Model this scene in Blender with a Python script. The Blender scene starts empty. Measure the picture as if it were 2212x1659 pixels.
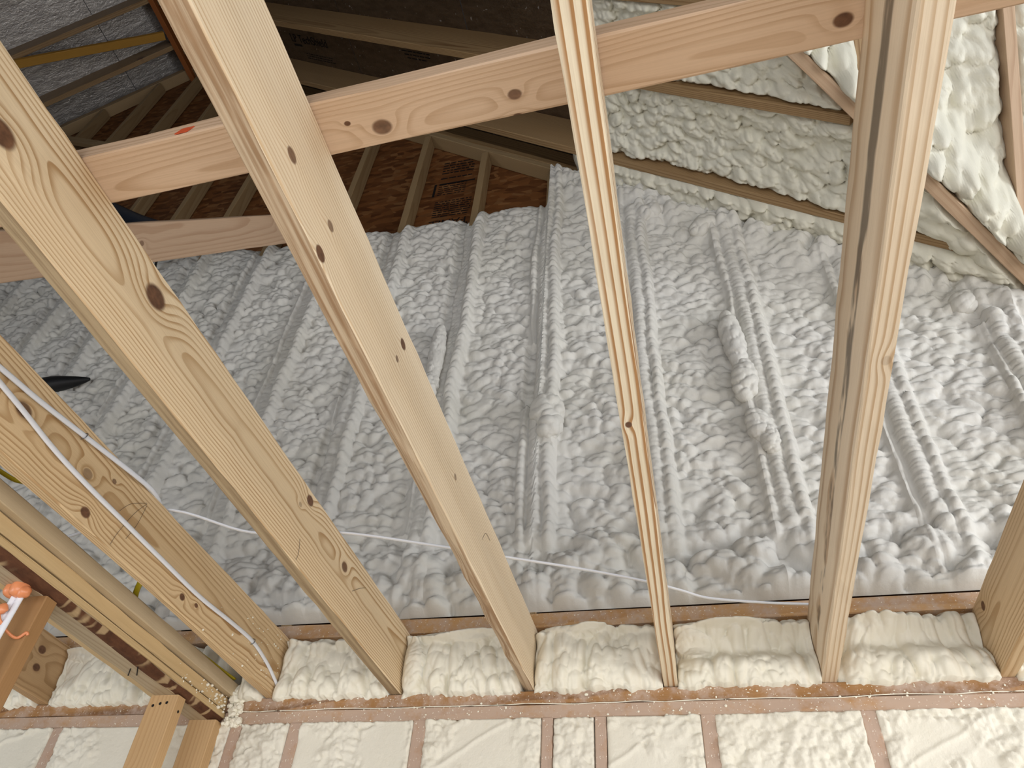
import bpy, bmesh, math, random
import numpy as np
from mathutils import Matrix, Vector

S = bpy.context.scene
COL = S.collection
random.seed(7)

# ------------------------------------------------------------------ camera
# frame: X along the exterior wall, Y into the wall (wall face Y=0), Z up, Z=0 on top of the wall plates
cam_d = bpy.data.cameras.new('camera')
cam = bpy.data.objects.new('camera', cam_d)
COL.objects.link(cam)
_r = Vector((0.97379, 0.21913, 0.06101)); _u = Vector((0.11045, -0.68999, 0.71534)); _b = Vector((0.19885, -0.68985, -0.69611))
cam.matrix_world = Matrix(((_r.x, _u.x, _b.x, 0), (_r.y, _u.y, _b.y, -2.05), (_r.z, _u.z, _b.z, -0.842), (0, 0, 0, 1)))
cam_d.sensor_fit = 'HORIZONTAL'; cam_d.sensor_width = 36.0
cam_d.lens = 36.0 * 1604.3 / 2212
cam_d.clip_start = 0.02
S.camera = cam

# ------------------------------------------------------------------ world, daylight, exposure
w = bpy.data.worlds.new('sky'); S.world = w; w.use_nodes = True
bg = w.node_tree.nodes['Background']
bg.inputs[0].default_value = (0.78, 0.84, 0.95, 1); bg.inputs[1].default_value = 0.035

def area(name, loc, target, sx, sy, watts, col):
    l = bpy.data.lights.new(name, 'AREA'); l.shape = 'RECTANGLE'; l.size = sx; l.size_y = sy
    l.energy = watts; l.color = col
    o = bpy.data.objects.new(name, l); COL.objects.link(o)
    o.location = loc
    o.rotation_euler = (Vector(target) - Vector(loc)).to_track_quat('-Z', 'Y').to_euler()
    return o
area('daylight_right_window', (3.28, -2.2, -1.25), (-0.4, -1.2, -0.3), 2.4, 1.5, 55, (1.0, 0.97, 0.93))
area('daylight_back_window', (-0.9, -4.6, -1.3), (-0.8, -0.3, 0.3), 2.6, 1.5, 62, (0.93, 0.96, 1.0))
area('added_left_fill', (-4.0, -3.2, -1.2), (-0.2, -1.0, 0.2), 1.4, 1.4, 35, (0.92, 0.96, 1.0))  # added fill, no window known there; brightens the joists' left faces
area('daylight_back_door', (1.8, -4.6, -1.25), (0.4, -0.5, 0.3), 1.6, 2.0, 55, (0.97, 0.98, 1.0))
area('daylight_wing_window', (4.4, -1.8, 0.70), (-0.6, 0.0, 0.9), 1.6, 1.3, 95, (0.93, 0.965, 1.0))
S.view_settings.view_transform = 'Standard'; S.view_settings.look = 'None'
S.view_settings.gamma = 1.0; S.view_settings.use_curve_mapping = False
S.view_settings.exposure = 0.12
S.cycles.use_denoising = True
S.cycles.max_bounces = 5; S.cycles.diffuse_bounces = 4

# ------------------------------------------------------------------ numpy noise
def _tab(seed):
    return np.random.RandomState(seed).rand(256, 256)
_T = {}
def _rnd(ix, iy, seed):
    if seed not in _T: _T[seed] = _tab(seed)
    return _T[seed][ix & 255, iy & 255]
def vnoise(x, y, seed):
    ix = np.floor(x).astype(np.int64); iy = np.floor(y).astype(np.int64)
    fx = x - ix; fy = y - iy
    fx = fx * fx * (3 - 2 * fx); fy = fy * fy * (3 - 2 * fy)
    a = _rnd(ix, iy, seed); b = _rnd(ix + 1, iy, seed); c = _rnd(ix, iy + 1, seed); d = _rnd(ix + 1, iy + 1, seed)
    return (a + (b - a) * fx) * (1 - fy) + (c + (d - c) * fx) * fy
def fbm(x, y, seed, n=3):
    s = 0; a = 0.5
    for k in range(n):
        s = s + a * vnoise(x * 2 ** k, y * 2 ** k, seed + k); a *= 0.5
    return s / (1 - 0.5 ** n)
def lumps(x, y, seed, jit=0.85):
    """rounded cauliflower lumps of about one unit, 0..1, with sharp creases between them"""
    ix = np.floor(x).astype(np.int64); iy = np.floor(y).astype(np.int64)
    best = np.zeros_like(x)
    for dx in (-1, 0, 1):
        for dy in (-1, 0, 1):
            cx = ix + dx; cy = iy + dy
            px = cx + 0.5 + jit * (_rnd(cx, cy, seed) - 0.5); py = cy + 0.5 + jit * (_rnd(cx, cy, seed + 1) - 0.5)
            r = 0.58 + 0.24 * _rnd(cx, cy, seed + 2)
            d2 = ((x - px) ** 2 + (y - py) ** 2) / (r * r)
            h = np.sqrt(np.clip(1 - d2, 0, 1)) * (0.55 + 0.45 * _rnd(cx, cy, seed + 3))
            best = np.maximum(best, h)
    return best
def wlumps(x, y, seed, wa=0.45, ws=0.6):
    wx = x + wa * 2 * (vnoise(x * ws, y * ws, seed + 11) - 0.5) + 0.14 * wa * 2 * (vnoise(x * ws * 3, y * ws * 3, seed + 13) - 0.5)
    wy = y + wa * 2 * (vnoise(x * ws, y * ws, seed + 12) - 0.5) + 0.14 * wa * 2 * (vnoise(x * ws * 3, y * ws * 3, seed + 14) - 0.5)
    return lumps(wx, wy, seed)
def sstep(a, b, x):
    t = np.clip((x - a) / (b - a), 0, 1); return t * t * (3 - 2 * t)

# ------------------------------------------------------------------ materials
class NT:
    def __init__(self, name):
        self.m = bpy.data.materials.new(name); self.m.use_nodes = True
        self.t = self.m.node_tree; self.N = self.t.nodes; self.L = self.t.links
        self.bsdf = self.N['Principled BSDF']
    def put(self, sock, v):
        if isinstance(v, bpy.types.NodeSocket): self.L.new(v, sock)
        elif v is not None:
            try: sock.default_value = v
            except Exception: sock.default_value = (v[0], v[1], v[2], 1.0) if len(v) == 3 else v
    def math(self, op, a, b=None, c=None):
        n = self.N.new('ShaderNodeMath'); n.operation = op
        for i, v in enumerate((a, b, c)):
            if v is not None: self.put(n.inputs[i], v)
        return n.outputs[0]
    def sep(self, v):
        n = self.N.new('ShaderNodeSeparateXYZ'); self.put(n.inputs[0], v); return n.outputs
    def comb(self, x, y, z):
        n = self.N.new('ShaderNodeCombineXYZ')
        for i, v in enumerate((x, y, z)): self.put(n.inputs[i], v)
        return n.outputs[0]
    def obj(self):
        return self.N.new('ShaderNodeTexCoord').outputs['Object']
    def mapped(self, v, scale, loc=(0, 0, 0)):
        n = self.N.new('ShaderNodeMapping'); self.put(n.inputs['Vector'], v)
        n.inputs['Scale'].default_value = scale; n.inputs['Location'].default_value = loc; return n.outputs[0]
    def noise(self, v, scale, detail=2.0, rough=0.5):
        n = self.N.new('ShaderNodeTexNoise'); self.put(n.inputs['Vector'], v)
        n.inputs['Scale'].default_value = scale; n.inputs['Detail'].default_value = detail; n.inputs['Roughness'].default_value = rough
        return n.outputs['Fac']
    def voro(self, v, scale, feature='F1'):
        n = self.N.new('ShaderNodeTexVoronoi'); n.feature = feature; self.put(n.inputs['Vector'], v); n.inputs['Scale'].default_value = scale
        return n
    def mix(self, f, a, b):
        n = self.N.new('ShaderNodeMix'); n.data_type = 'RGBA'
        self.put(n.inputs[0], f); self.put(n.inputs[6], a); self.put(n.inputs[7], b); return n.outputs[2]
    def ss(self, v, lo, hi, a=0.0, b=1.0):
        n = self.N.new('ShaderNodeMapRange'); n.interpolation_type = 'SMOOTHSTEP'
        self.put(n.inputs[0], v); n.inputs[1].default_value = lo; n.inputs[2].default_value = hi
        n.inputs[3].default_value = a; n.inputs[4].default_value = b; return n.outputs[0]
    def bump(self, h, strength, dist):
        n = self.N.new('ShaderNodeBump'); self.put(n.inputs['Height'], h)
        n.inputs['Strength'].default_value = strength; n.inputs['Distance'].default_value = dist; return n.outputs[0]
    def done(self, col, rough=0.6, normal=None, metallic=0.0, spec=0.3):
        self.put(self.bsdf.inputs['Base Color'], col); self.put(self.bsdf.inputs['Roughness'], rough)
        self.put(self.bsdf.inputs['Metallic'], metallic); self.put(self.bsdf.inputs['Specular IOR Level'], spec)
        if normal is not None: self.put(self.bsdf.inputs['Normal'], normal)
        return self.m

def wood(name, early=(0.66, 0.47, 0.28), late=(0.34, 0.18, 0.07), pith=(0.05, 0.02), tilt=(0.02, 0.0), period=0.005,
         knots=(), streaks=(), contrast=1.0, rough=0.55, dust=0.0, wobble=0.005, seed=0.0):
    """pine grain in board space (x along the board): growth rings round an off-centre pith, bent round the knots.
    knots: (axis 'y' or 'z' of the second coordinate, x, s, radius, darkness); streaks: (z0, slope, halfwidth, x0, x1) grey stain lines"""
    n = NT(name); p = n.obj(); X, Y, Z = n.sep(p)
    slow = n.noise(n.mapped(p, (0.9, 5, 5), (seed, seed * 1.7, 0)), 1.0, 2.0)
    slow2 = n.noise(n.mapped(p, (2.6, 14, 14), (seed * 3, 1, seed)), 1.0, 2.0)
    yc = n.math('ADD', n.math('MULTIPLY', X, tilt[0]), pith[0]); zc = n.math('ADD', n.math('MULTIPLY', X, tilt[1]), pith[1])
    dy = n.math('SUBTRACT', Y, yc); dz = n.math('SUBTRACT', Z, zc)
    r = n.math('SQRT', n.math('ADD', n.math('MULTIPLY', dy, dy), n.math('MULTIPLY', dz, dz)))
    r = n.math('ADD', r, n.math('MULTIPLY', n.math('SUBTRACT', slow, 0.5), wobble * 4))
    r = n.math('ADD', r, n.math('MULTIPLY', n.math('SUBTRACT', slow2, 0.5), wobble * 0.8))
    kd = None; kcore = None
    for (ax, kx, ks, kr, dark) in knots:
        a = n.math('MULTIPLY', n.math('SUBTRACT', X, kx), 0.75 / kr)
        b = n.math('MULTIPLY', n.math('SUBTRACT', Y if ax == 'y' else Z, ks), 1.0 / kr)
        a2 = n.math('MULTIPLY', a, 0.42)
        far = n.math('ADD', n.math('MULTIPLY', a2, a2), n.math('MULTIPLY', n.math('MULTIPLY', b, b), 0.32))
        near = n.math('ADD', n.math('MULTIPLY', a, a), n.math('MULTIPLY', b, b))
        r = n.math('ADD', r, n.math('MULTIPLY', n.math('EXPONENT', n.math('MULTIPLY', far, -0.8)), kr * 1.1))
        core = n.math('MULTIPLY', n.ss(near, 0.55, 1.25, 1.0, 0.0), dark)
        kcore = core if kcore is None else n.math('MAXIMUM', kcore, core)
    t = n.math('FRACT', n.math('DIVIDE', r, period))
    lat = n.math('MULTIPLY', n.ss(t, 0.42, 0.90), n.ss(t, 0.93, 1.0, 1.0, 0.0))
    lat = n.math('MULTIPLY', lat, n.ss(n.noise(n.mapped(p, (1.5, 30, 30), (seed, 2, 5)), 1.0, 1.0), 0.25, 0.75, 0.45, 1.0))
    if contrast != 1.0: lat = n.math('MULTIPLY', lat, contrast)
    col = n.mix(lat, early, late)
    fib = n.noise(n.mapped(p, (6, 420, 420)), 1.0, 2.0)
    col = n.mix(n.math('MULTIPLY', n.ss(fib, 0.35, 0.75), 0.16), col, tuple(c * 0.72 for c in late))
    big = n.noise(n.mapped(p, (1.1, 6, 6), (3, seed, 0)), 1.0, 2.0)
    col = n.mix(n.math('MULTIPLY', n.ss(big, 0.35, 0.8), 0.22), col, (early[0] * 0.86, early[1] * 0.74, early[2] * 0.58, 1))
    for (z0, sl, hw, x0, x1) in streaks:
        zz = n.math('SUBTRACT', Z, n.math('ADD', n.math('MULTIPLY', X, sl), z0))
        zz = n.math('ADD', zz, n.math('MULTIPLY', n.math('SUBTRACT', n.noise(n.mapped(p, (5, 25, 25)), 1.0, 3.0), 0.5), hw * 1.4))
        q = n.ss(n.math('ABSOLUTE', zz), hw * 0.5, hw, 1.0, 0.0)
        q = n.math('MULTIPLY', q, n.math('MULTIPLY', n.ss(X, x0, x0 + 0.08), n.ss(X, x1 - 0.08, x1, 1.0, 0.0)))
        q = n.math('MULTIPLY', q, n.ss(n.math('SUBTRACT', n.noise(n.mapped(p, (6, 30, 30)), 1.0, 3.0, 0.6), n.ss(X, 2.6, 3.3, 0.0, 0.17)), 0.28, 0.46))
        col = n.mix(n.math('MULTIPLY', q, 0.78), col, (0.075, 0.055, 0.035, 1))
    if kcore is not None:
        kcol = n.mix(n.noise(n.mapped(p, (90, 120, 120)), 1.0, 2.0), (0.045, 0.018, 0.010, 1), (0.23, 0.11, 0.055, 1))
        col = n.mix(kcore, col, kcol)
    if dust:
        dn = n.ss(n.noise(n.mapped(p, (14, 14, 14)), 1.0, 4.0, 0.7), 0.5 - dust * 0.4, 0.78 - dust * 0.3)
        col = n.mix(n.math('MULTIPLY', dn, 0.7), col, (0.50, 0.40, 0.34, 1))
        sp = n.ss(n.noise(p, 160.0, 2.0), 0.66, 0.70)
        col = n.mix(n.math('MULTIPLY', sp, 0.8), col, (0.80, 0.74, 0.64, 1))
    hgt = n.math('ADD', n.math('MULTIPLY', lat, 0.5), n.math('MULTIPLY', fib, 0.5))
    return n.done(col, rough, n.bump(hgt, 0.25, 0.0012), 0.0, 0.35)

def foam_mat(name, col=(0.70, 0.68, 0.60), deep=(0.60, 0.53, 0.36), fine=120.0, bs=0.35, bd=0.002):
    n = NT(name); p = n.obj()
    a = n.noise(p, 3.0, 3.0); b = n.noise(p, 28.0, 3.0)
    c = n.mix(n.math('MULTIPLY', n.ss(a, 0.35, 0.75), 0.5), (*col, 1), (col[0] * 0.95, col[1] * 0.94, col[2] * 0.88, 1))
    c = n.mix(n.math('MULTIPLY', n.ss(b, 0.62, 0.85), 0.35), c, (*deep, 1))
    h = n.math('ADD', n.noise(p, fine, 3.0, 0.6), n.math('MULTIPLY', n.noise(p, fine * 0.3, 2.0), 1.6))
    return n.done(c, 0.62, n.bump(h, bs, bd), 0.0, 0.28)

def plain(name, col, rough=0.6, metallic=0.0, spec=0.4, nscale=60.0, namt=0.12):
    n = NT(name); p = n.obj()
    c = n.mix(n.math('MULTIPLY', n.noise(p, nscale, 3.0), namt * 2), (*col, 1), tuple(x * 0.6 for x in col) + (1,))
    return n.done(c, rough, None, metallic, spec)

def osb_mat():
    n = NT('osb'); p = n.obj()
    wv = n.N.new('ShaderNodeTexVoronoi'); wv.inputs['Scale'].default_value = 1.0
    q = n.mapped(p, (16, 16, 38)); q2 = n.N.new('ShaderNodeVectorMath'); q2.operation = 'ADD'
    n.L.new(q, q2.inputs[0])
    nz = n.N.new('ShaderNodeTexNoise'); nz.inputs['Scale'].default_value = 5.0; n.L.new(p, nz.inputs['Vector'])
    sc = n.N.new('ShaderNodeVectorMath'); sc.operation = 'SCALE'; sc.inputs['Scale'].default_value = 1.8
    n.L.new(nz.outputs['Color'], sc.inputs[0]); n.L.new(sc.outputs[0], q2.inputs[1]); n.L.new(q2.outputs[0], wv.inputs['Vector'])
    cr = n.sep(wv.outputs['Color'])
    c = n.mix(cr[0], (0.085, 0.028, 0.008, 1), (0.20, 0.078, 0.024, 1))
    c = n.mix(n.math('MULTIPLY', n.ss(cr[1], 0.7, 0.95), 0.6), c, (0.28, 0.14, 0.055, 1))
    return n.done(c, 0.6, n.bump(cr[0], 0.3, 0.002))

def foil_mat(name, ca, cb):
    n = NT(name); p = n.obj()
    wr = n.noise(n.mapped(p, (9, 30, 9)), 1.0, 4.0, 0.65); fx = n.noise(p, 70.0, 3.0, 0.6)
    sp = n.ss(n.noise(p, 38.0, 2.0), 0.70, 0.74)
    c = n.mix(n.ss(wr, 0.3, 0.7), ca, cb)
    c = n.mix(n.math('MULTIPLY', sp, 0.7), c, (0.85, 0.85, 0.87, 1))
    h = n.math('ADD', n.math('MULTIPLY', wr, 1.5), fx)
    return n.done(c, n.ss(fx, 0.3, 0.7, 0.28, 0.5), n.bump(h, 0.55, 0.004), 0.85, 0.5)

M = {}
M['foam_wall'] = foam_mat('gable_foam', (0.665, 0.650, 0.615), (0.56, 0.51, 0.38))
M['foam_roof'] = foam_mat('roof_foam', (0.70, 0.68, 0.585), (0.60, 0.54, 0.36))
M['foam_block'] = foam_mat('rim_foam', (0.82, 0.78, 0.67), (0.74, 0.66, 0.47), 90.0, 0.3, 0.0018)
M['foam_cut'] = foam_mat('shaved_foam', (0.76, 0.72, 0.62), (0.66, 0.58, 0.40), 240.0, 0.5, 0.0016)
M['crumb'] = foam_mat('foam_crumb', (0.86, 0.82, 0.70))
M['osb'] = osb_mat(); M['foil'] = foil_mat('radiant_barrier_foil', (0.30, 0.29, 0.29, 1), (0.46, 0.45, 0.45, 1)); M['foil_wood_tint'] = foil_mat('foil_wood_reflection', (0.17, 0.125, 0.085, 1), (0.25, 0.19, 0.135, 1))  # right deck is foil too; brown of reflected wood put into its colour
M['rafter'] = wood('rafter_pine', (0.33, 0.215, 0.105), (0.17, 0.088, 0.034), (0.06, 0.05), (0.01, 0.0), 0.007, contrast=0.9)  # rafters: wood like the joists, with attic dimness darkened into the colour
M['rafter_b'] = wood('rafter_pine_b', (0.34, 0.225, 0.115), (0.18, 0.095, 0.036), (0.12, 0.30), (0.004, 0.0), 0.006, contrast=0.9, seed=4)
M['stud'] = wood('gable_stud_pine', (0.34, 0.24, 0.13), (0.22, 0.13, 0.055), (0.10, 0.06), (0.01, 0.0), 0.006, contrast=0.6, seed=2)  # stud pine also darkened in colour for the dim attic
M['plate'] = wood('plate_pine', (0.46, 0.25, 0.10), (0.33, 0.16, 0.055), (0.12, 0.03), (0.012, 0.0), 0.007, contrast=0.6, dust=0.75, seed=5)
M['plate_dark'] = wood('upper_plate_pine', (0.34, 0.175, 0.065), (0.15, 0.065, 0.022), (0.10, 0.05), (0.012, 0.0), 0.009, contrast=0.9, dust=0.30, seed=7)
M['sill'] = wood('sill_pine', (0.52, 0.30, 0.13), (0.36, 0.18, 0.07), (0.12, 0.04), (0.01, 0.0), 0.007, contrast=0.7, dust=0.3, seed=9)
M['ridge'] = plain('ridge_board', (0.30, 0.095, 0.022), 0.6)
M['ochre'] = wood('ochre_pine', (0.50, 0.27, 0.05), (0.36, 0.17, 0.025), (0.08, 0.05), (0.01, 0), 0.006, contrast=0.5, seed=8)
M['ink'] = plain('black_ink', (0.012, 0.010, 0.010), 0.7, 0, 0.2)
M['pencil'] = plain('pencil', (0.10, 0.075, 0.06), 0.7, 0, 0.2)
M['cable'] = plain('white_cable_jacket', (0.80, 0.82, 0.88), 0.38, 0, 0.5, 90, 0.05)
M['yellow'] = plain('yellow_cable_jacket', (0.50, 0.40, 0.015), 0.4, 0, 0.5)
M['black'] = plain('black_plastic', (0.010, 0.010, 0.011), 0.5, 0, 0.3)
M['bluepipe'] = plain('dark_blue_plastic', (0.012, 0.018, 0.032), 0.5, 0, 0.3)
M['orange'] = plain('orange_firestop', (0.72, 0.26, 0.11), 0.35, 0, 0.5, 40, 0.1)
M['steel'] = plain('staple_steel', (0.25, 0.26, 0.28), 0.35, 0.9)
M['bark'] = None
def bark_mat():
    n = NT('bark_wane'); p = n.obj()
    q = n.noise(n.mapped(p, (26, 60, 60)), 1.0, 3.0, 0.6)
    gap = n.ss(n.noise(n.mapped(p, (26, 8, 8), (3, 0, 0)), 1.0, 1.0), 0.56, 0.63)
    c = n.mix(q, (0.035, 0.012, 0.006, 1), (0.16, 0.065, 0.03, 1)); c = n.mix(n.math('MULTIPLY', gap, 0.75), c, (0.50, 0.36, 0.20, 1))
    return n.done(c, 0.8, n.bump(q, 0.8, 0.006))
M['bark'] = bark_mat()
M['drywall'] = plain('room_wall_paint', (0.60, 0.57, 0.52), 0.8)
M['slab'] = plain('subfloor', (0.74, 0.67, 0.57), 0.8, 0, 0.2, 6)

# ------------------------------------------------------------------ object helpers
def mesh_obj(name, V, F, mat, parent=None, smooth=True, mw=None):
    V = np.asarray(V, dtype=np.float32)
    me = bpy.data.meshes.new(name)
    if isinstance(F, np.ndarray) and F.ndim == 2:
        k = F.shape[1]; me.vertices.add(len(V)); me.vertices.foreach_set('co', V.ravel())
        me.loops.add(F.size); me.loops.foreach_set('vertex_index', F.astype(np.int32).ravel())
        me.polygons.add(len(F)); me.polygons.foreach_set('loop_start', (np.arange(len(F)) * k).astype(np.int32))
        me.polygons.foreach_set('loop_total', np.full(len(F), k, np.int32)); me.update(calc_edges=True)
    else:
        me.from_pydata(V.tolist(), [], F)
    me.validate()
    me.polygons.foreach_set('use_smooth', np.full(len(me.polygons), smooth)); me.update()
    o = bpy.data.objects.new(name, me); COL.objects.link(o)
    if mat is not None: me.materials.append(mat)
    if parent is not None: o.parent = parent
    if mw is not None: o.matrix_world = mw if parent is None else o.matrix_world
    return o
def tag(o, label=None, cat=None, group=None, kind=None):
    if label: o['label'] = label
    if cat: o['category'] = cat
    if group: o['group'] = group
    if kind: o['kind'] = kind
    return o
def empty(name, loc):
    o = bpy.data.objects.new(name, None); COL.objects.link(o); o.location = loc; o.empty_display_size = 0.05; return o

def frame(P0, P1, up):
    P0 = Vector(P0); P1 = Vector(P1); ex = (P1 - P0).normalized(); up = Vector(up)
    ez = (up - ex * up.dot(ex)).normalized(); ey = ez.cross(ex)
    m = Matrix(((ex.x, ey.x, ez.x, P0.x), (ex.y, ey.y, ez.y, P0.y), (ex.z, ey.z, ez.z, P0.z), (0, 0, 0, 1)))
    return m, (P1 - P0).length
def board_mesh(L, wd, h, c=0.0025, n=24, wob=0.0006, seed=0, wane=None, y0=None):
    """x 0..L, y centred width wd, z 0..h; eased edges; wane(x) -> (cut y, cut z) at the +y bottom edge"""
    rs = np.random.RandomState(seed)
    xs = np.linspace(0, L, n + 1); V = []; F = []
    ya = -wd / 2 if y0 is None else y0; yb = ya + wd
    for i, x in enumerate(xs):
        cb = (c, c)
        if wane: cb = wane(x)
        ring = [(ya + c, 0), (yb - cb[0], 0), (yb, cb[1]), (yb, h - c), (yb - c, h), (ya + c, h), (ya, h - c), (ya, c)]
        d = rs.randn(8, 2) * wob
        V += [(x, a + e[0], b + e[1]) for (a, b), e in zip(ring, d)]
    for i in range(n):
        for k in range(8):
            F.append((i * 8 + k, i * 8 + (k + 1) % 8, (i + 1) * 8 + (k + 1) % 8, (i + 1) * 8 + k)[::-1])
    F.append(tuple(range(8))); F.append(tuple(n * 8 + k for k in range(8))[::-1])
    return V, F
def board(name, P0, P1, wd, h, mat, up=(0, 0, 1), label=None, cat=None, group=None, parent=None, **kw):
    m, L = frame(P0, P1, up)
    V, F = board_mesh(L, wd, h, **kw)
    o = mesh_obj(name, V, F, mat, None, smooth=False)
    o.matrix_world = m
    if parent is not None:
        o.parent = parent; o.matrix_parent_inverse = parent.matrix_world.inverted()
    if label: tag(o, label, cat, group)
    return o
def child(o, parent):
    bpy.context.view_layer.update() if False else None
    o.parent = parent; o.matrix_parent_inverse = parent.matrix_world.inverted(); return o

def smooth_pts(pts, n=8):
    pts = [Vector(p) for p in pts]; out = []
    for i in range(len(pts) - 1):
        p0 = pts[max(i - 1, 0)]; p1 = pts[i]; p2 = pts[i + 1]; p3 = pts[min(i + 2, len(pts) - 1)]
        for k in range(n):
            t = k / n
            out.append(0.5 * ((2 * p1) + (p2 - p0) * t + (2 * p0 - 5 * p1 + 4 * p2 - p3) * t * t + (3 * p1 - p0 - 3 * p2 + p3) * t ** 3))
    out.append(pts[-1]); return out
def tube(name, pts, ra, rb, mat, flat=(1, 0, 0), seg=12, parent=None, n=8, taper=None):
    """oval tube: radius ra across, rb along the direction 'flat'"""
    P = smooth_pts(pts, n); V = []; F = []
    for i, p in enumerate(P):
        t = (P[min(i + 1, len(P) - 1)] - P[max(i - 1, 0)]).normalized()
        f = Vector(flat); f = (f - t * f.dot(t)).normalized(); g = t.cross(f)
        s = taper(i / (len(P) - 1)) if taper else 1.0
        for k in range(seg):
            a = 2 * math.pi * k / seg
            V.append(p + f * math.cos(a) * rb * s + g * math.sin(a) * ra * s)
    for i in range(len(P) - 1):
        for k in range(seg):
            F.append((i * seg + k, i * seg + (k + 1) % seg, (i + 1) * seg + (k + 1) % seg, (i + 1) * seg + k))
    F.append(tuple(range(seg))[::-1]); F.append(tuple((len(P) - 1) * seg + k for k in range(seg)))
    V = np.array([tuple(v) for v in V]); c = V.mean(0) if parent is None else np.zeros(3)
    o = mesh_obj(name, V - c, F, mat)
    if parent is None: o.location = c
    else: child(o, parent)
    return o
def grid_faces(n, m):
    i, j = np.meshgrid(np.arange(n - 1), np.arange(m - 1), indexing='ij')
    a = i * m + j
    return np.stack([a, a + m, a + m + 1, a + 1], -1).reshape(-1, 4)
def slab(name, P, back, mat, parent=None, flip=False):
    """P (n,m,3) outer surface; sides and back are closed by the offset 'back'"""
    n, m, _ = P.shape
    F = grid_faces(n, m); V = P.reshape(-1, 3)
    ring = [(i, 0) for i in range(n)] + [(n - 1, j) for j in range(1, m)] + [(i, m - 1) for i in range(n - 2, -1, -1)] + [(0, j) for j in range(m - 2, 0, -1)]
    idx = np.array([i * m + j for i, j in ring]); nb = len(V)
    Vb = V[idx] + np.asarray(back, float); k = len(idx)
    nx = np.roll(np.arange(k), -1)
    Fs = np.stack([idx, np.arange(k) + nb, nx + nb, idx[nx]], -1)
    V2 = np.concatenate([V, Vb]); F2 = np.concatenate([F, Fs])
    if flip: F2 = F2[:, ::-1]
    c = P.reshape(-1, 3).mean(0) if parent is None else np.zeros(3)
    o = mesh_obj(name, V2 - c, F2, mat, parent)
    if parent is None: o.location = c
    return o
def blob(name, c, r, mat, seed, amp=0.25, fr=2.2, sub=4, parent=None, rot=0.0):
    bm = bmesh.new(); bmesh.ops.create_icosphere(bm, subdivisions=sub, radius=1.0)
    P = np.array([v.co[:] for v in bm.verts]); F = [tuple(v.index for v in f.verts) for f in bm.faces]; bm.free()
    r = np.asarray(r, float); u_ = r.min() * 2.2 / fr; B = P * r
    k = wlumps(B[:, 0] / u_ + 7 + 0.7 * P[:, 1], B[:, 2] / u_ + 3 - 0.6 * P[:, 1], seed) * amp + fbm(B[:, 0] / u_ * 0.5 + 9, B[:, 2] / u_ * 0.5 + P[:, 1], seed + 5) * amp * 1.2
    nn = P / r; nn /= np.linalg.norm(nn, axis=1)[:, None]
    Q = B * 0.85 + nn * (k * r.min())[:, None]
    cs, sn = math.cos(rot), math.sin(rot)
    Q = np.stack([Q[:, 0] * cs - Q[:, 2] * sn, Q[:, 1], Q[:, 0] * sn + Q[:, 2] * cs], -1)
    if parent is not None:
        return mesh_obj(name, Q + np.asarray(c), F, mat, parent)
    o = mesh_obj(name, Q, F, mat); o.location = c; return o

# ------------------------------------------------------------------ roof geometry
SL = 0.85                                   # slope of the roof planes
CS = 1 / math.sqrt(1 + SL * SL)
def zb1(X): return 2.46 - SL * X            # underside of the right-hand rafters
XR = -3.90; ZR = zb1(XR)
def zbl(X): return ZR + SL * (X - XR)       # underside of the left-hand rafters
YV = 1.40                                   # valley in plan: X = Y + YV
def zb2(Y): return zb1(Y + YV)              # underside of the rafters of the wing on the right
RD = 0.235; DZ = RD / CS

# ------------------------------------------------------------------ room shell below (behind the camera)
def boxes(name, L, mat, kind='structure'):
    V = []; F = []
    for (a, b) in L:
        k = len(V)
        V += [(x, y, z) for x in (a[0], b[0]) for y in (a[1], b[1]) for z in (a[2], b[2])]
        F += [tuple(k + i for i in q) for q in ((0, 1, 3, 2), (4, 6, 7, 5), (0, 4, 5, 1), (2, 3, 7, 6), (0, 2, 6, 4), (1, 5, 7, 3))]
    o = mesh_obj(name, V, F, mat, smooth=False); tag(o, kind=kind); return o
boxes('floor', [((-4.2, -4.8, -2.5), (3.5, 0.2, -2.44))], M['slab'])
boxes('wall_right', [((3.35, -4.8, -2.44), (3.45, 0.0, -2.0)), ((3.35, -4.8, -0.5), (3.45, 0.0, 0.0)), ((3.35, -1.0, -2.0), (3.45, 0.0, -0.5)), ((3.35, -4.8, -2.0), (3.45, -3.4, -0.5))], M['drywall'])
boxes('wall_front', [((-4.2, -4.8, -2.44), (-2.2, -4.7, 0.0)), ((-2.2, -4.8, -2.44), (0.4, -4.7, -1.95)), ((-2.2, -4.8, -0.45), (0.4, -4.7, 0.0)), ((0.4, -4.8, -2.44), (1.0, -4.7, 0.0)), ((1.0, -4.8, -0.25), (2.6, -4.7, 0.0)), ((2.6, -4.8, -2.44), (3.45, -4.7, 0.0))], M['drywall'])
boxes('wall_left', [((-4.2, -4.8, -2.44), (-4.1, -3.95, 0.0)), ((-4.2, -3.95, -2.44), (-4.1, -2.45, -1.95)), ((-4.2, -3.95, -0.45), (-4.1, -2.45, 0.0)), ((-4.2, -2.45, -2.44), (-4.1, 0.0, 0.0))], M['drywall'])

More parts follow.
